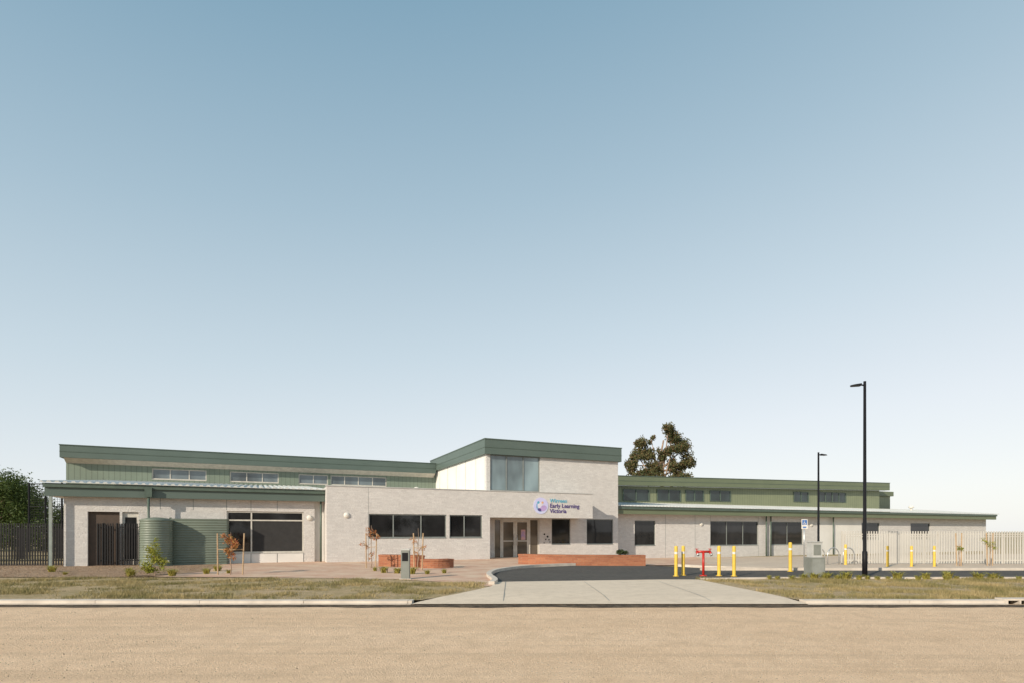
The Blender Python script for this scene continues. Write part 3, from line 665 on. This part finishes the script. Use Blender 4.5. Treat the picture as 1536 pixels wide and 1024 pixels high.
blades(lambda x,y: (x<-2.2 or y>13.4+(x+2.2)*1.8+.3) and y<19.9-max(0,(x+8)*.25) ,-20,-.8,13.42,19.7,110000,1,"patchy short dry grass on the roadside verge")
blades(lambda x,y: x>6.85-(y-13.4)*.12,6.2,20,13.42,19.3,90000,2,"patchy short dry grass beside the driveway")
rnd=random.Random(4); s=MB()
for _ in range(9000):
    y=5.2+7.4*rnd.random()**1.2; x=rnd.uniform(-1,1)*(y*.92+.5); r=rnd.uniform(.004,.012)*(1.7 if rnd.random()<.06 else 1)
    if noise.noise(Vector((x*.4,y*.9,7)))<rnd.uniform(-.6,.5): continue
    i=len(s.v); a=rnd.uniform(0,2)
    for k in range(5): s.v.append((x+r*math.cos(a+k*1.257)*rnd.uniform(.7,1.3),y+r*math.sin(a+k*1.257)*rnd.uniform(.7,1.3),RZ-.002))
    s.v.append((x,y,RZ+r*.9))
    for k in range(5): s.f.append((i+k,i+(k+1)%5,i+5))
tag(s.obj('loose_gravel',mat('stone_grey',(.48,.36,.25),(.22,.155,.105),30,.9)),"loose small stones scattered on the gravel road","gravel",kind="stuff")
s=MB()
for _ in range(5000):
    x=rnd.uniform(-24,-12.8); y=rnd.uniform(19.6,26); 
    a=rnd.uniform(0,3.14); l=rnd.uniform(.03,.08); z=.022+rnd.uniform(0,.03); dx,dy=math.cos(a)*l,math.sin(a)*l
    i=len(s.v); s.v+=[(x,y,z),(x+dx,y+dy,z+rnd.uniform(-.005,.03)),(x+dx-dy*.3,y+dy+dx*.3,z+.01)]; s.f.append((i,i+1,i+2))
tag(s.obj('mulch_chips',M_mulch),"loose bark chips covering the garden bed","mulch",kind="stuff")
bl=[(x+rnd.uniform(-4,4),330+rnd.uniform(-10,10),2.5,9,6,rnd.uniform(2,3.2)) for x in range(-420,-120,14)]
tag(MB().leaves(bl,7000,1.6).obj('distant_trees',M_weed),"low distant line of trees on the horizon","trees",kind="stuff")
bl=[(x+rnd.uniform(-4,4),-85+rnd.uniform(-8,8),rnd.uniform(3,6),8,6,rnd.uniform(3,6)) for x in range(-130,190,11)]
tag(MB().leaves(bl,16000,1.8).obj('reflection_trees',M_weed),"added unseen line of trees reflected dark in the windows","trees",kind="stuff")  # tree line added behind the camera so window reflections turn dark
# ------------------------------------------------------------ light
el=math.radians(24); sh=Vector((-.63,-.777,0))
sd=Vector((sh.x*math.cos(el),sh.y*math.cos(el),math.sin(el)))
sun=bpy.data.lights.new('sun','SUN'); sun.energy=5.0; sun.angle=math.radians(.5); sun.color=(1,.88,.72)
so=bpy.data.objects.new('sun',sun); COL.objects.link(so); so.rotation_euler=(-sd).to_track_quat('-Z','Y').to_euler()
w=bpy.data.worlds.new('World'); scene.world=w; w.use_nodes=True; nt=w.node_tree
bg=nt.nodes['Background']; sky=nt.nodes.new('ShaderNodeTexSky'); sky.sky_type='NISHITA'; sky.sun_disc=False
sky.sun_elevation=el; sky.sun_rotation=math.atan2(sh.x,sh.y)%(2*math.pi); sky.altitude=0; sky.air_density=1.0; sky.dust_density=1.0; sky.ozone_density=1.0
nt.links.new(sky.outputs[0],bg.inputs[0]); bg.inputs[1].default_value=.13
tc=nt.nodes.new('ShaderNodeTexCoord'); sp=nt.nodes.new('ShaderNodeSeparateXYZ'); nt.links.new(tc.outputs['Generated'],sp.inputs[0])
ml=nt.nodes.new('ShaderNodeMath'); ml.operation='MULTIPLY_ADD'; ml.inputs[1].default_value=-.10; nt.links.new(sp.outputs[0],ml.inputs[0]); nt.links.new(sp.outputs[2],ml.inputs[2])
rp=nt.nodes.new('ShaderNodeValToRGB'); e=rp.color_ramp.elements; e[0].position=0; e[0].color=(.96,.965,.95,1); e[1].position=1; e[1].color=(.14,.29,.43,1)
for p,c in ((.13,(.85,.89,.92)),(.3,(.645,.755,.82)),(.5,(.43,.58,.68)),(.7,(.245,.415,.54))):
    q=e.new(p); q.color=(*c,1)
nt.links.new(ml.outputs[0],rp.inputs[0])
b2=nt.nodes.new('ShaderNodeBackground'); nt.links.new(rp.outputs[0],b2.inputs[0]); b2.inputs[1].default_value=1.0
mx=nt.nodes.new('ShaderNodeMixShader'); mx.inputs[0].default_value=.86; nt.links.new(bg.outputs[0],mx.inputs[1]); nt.links.new(b2.outputs[0],mx.inputs[2])
nt.links.new(mx.outputs[0],nt.nodes['World Output'].inputs[0])
# ------------------------------------------------------------ camera
cam=bpy.data.cameras.new('camera'); co=bpy.data.objects.new('camera',cam); COL.objects.link(co)
co.location=(0,0,1.6); co.rotation_euler=(math.radians(90),0,0); cam.lens=20; cam.sensor_width=36; cam.shift_y=(797-512)/1536; cam.clip_end=6000
scene.camera=co
scene.view_settings.view_transform='Standard'; scene.view_settings.look='None'; scene.view_settings.exposure=0
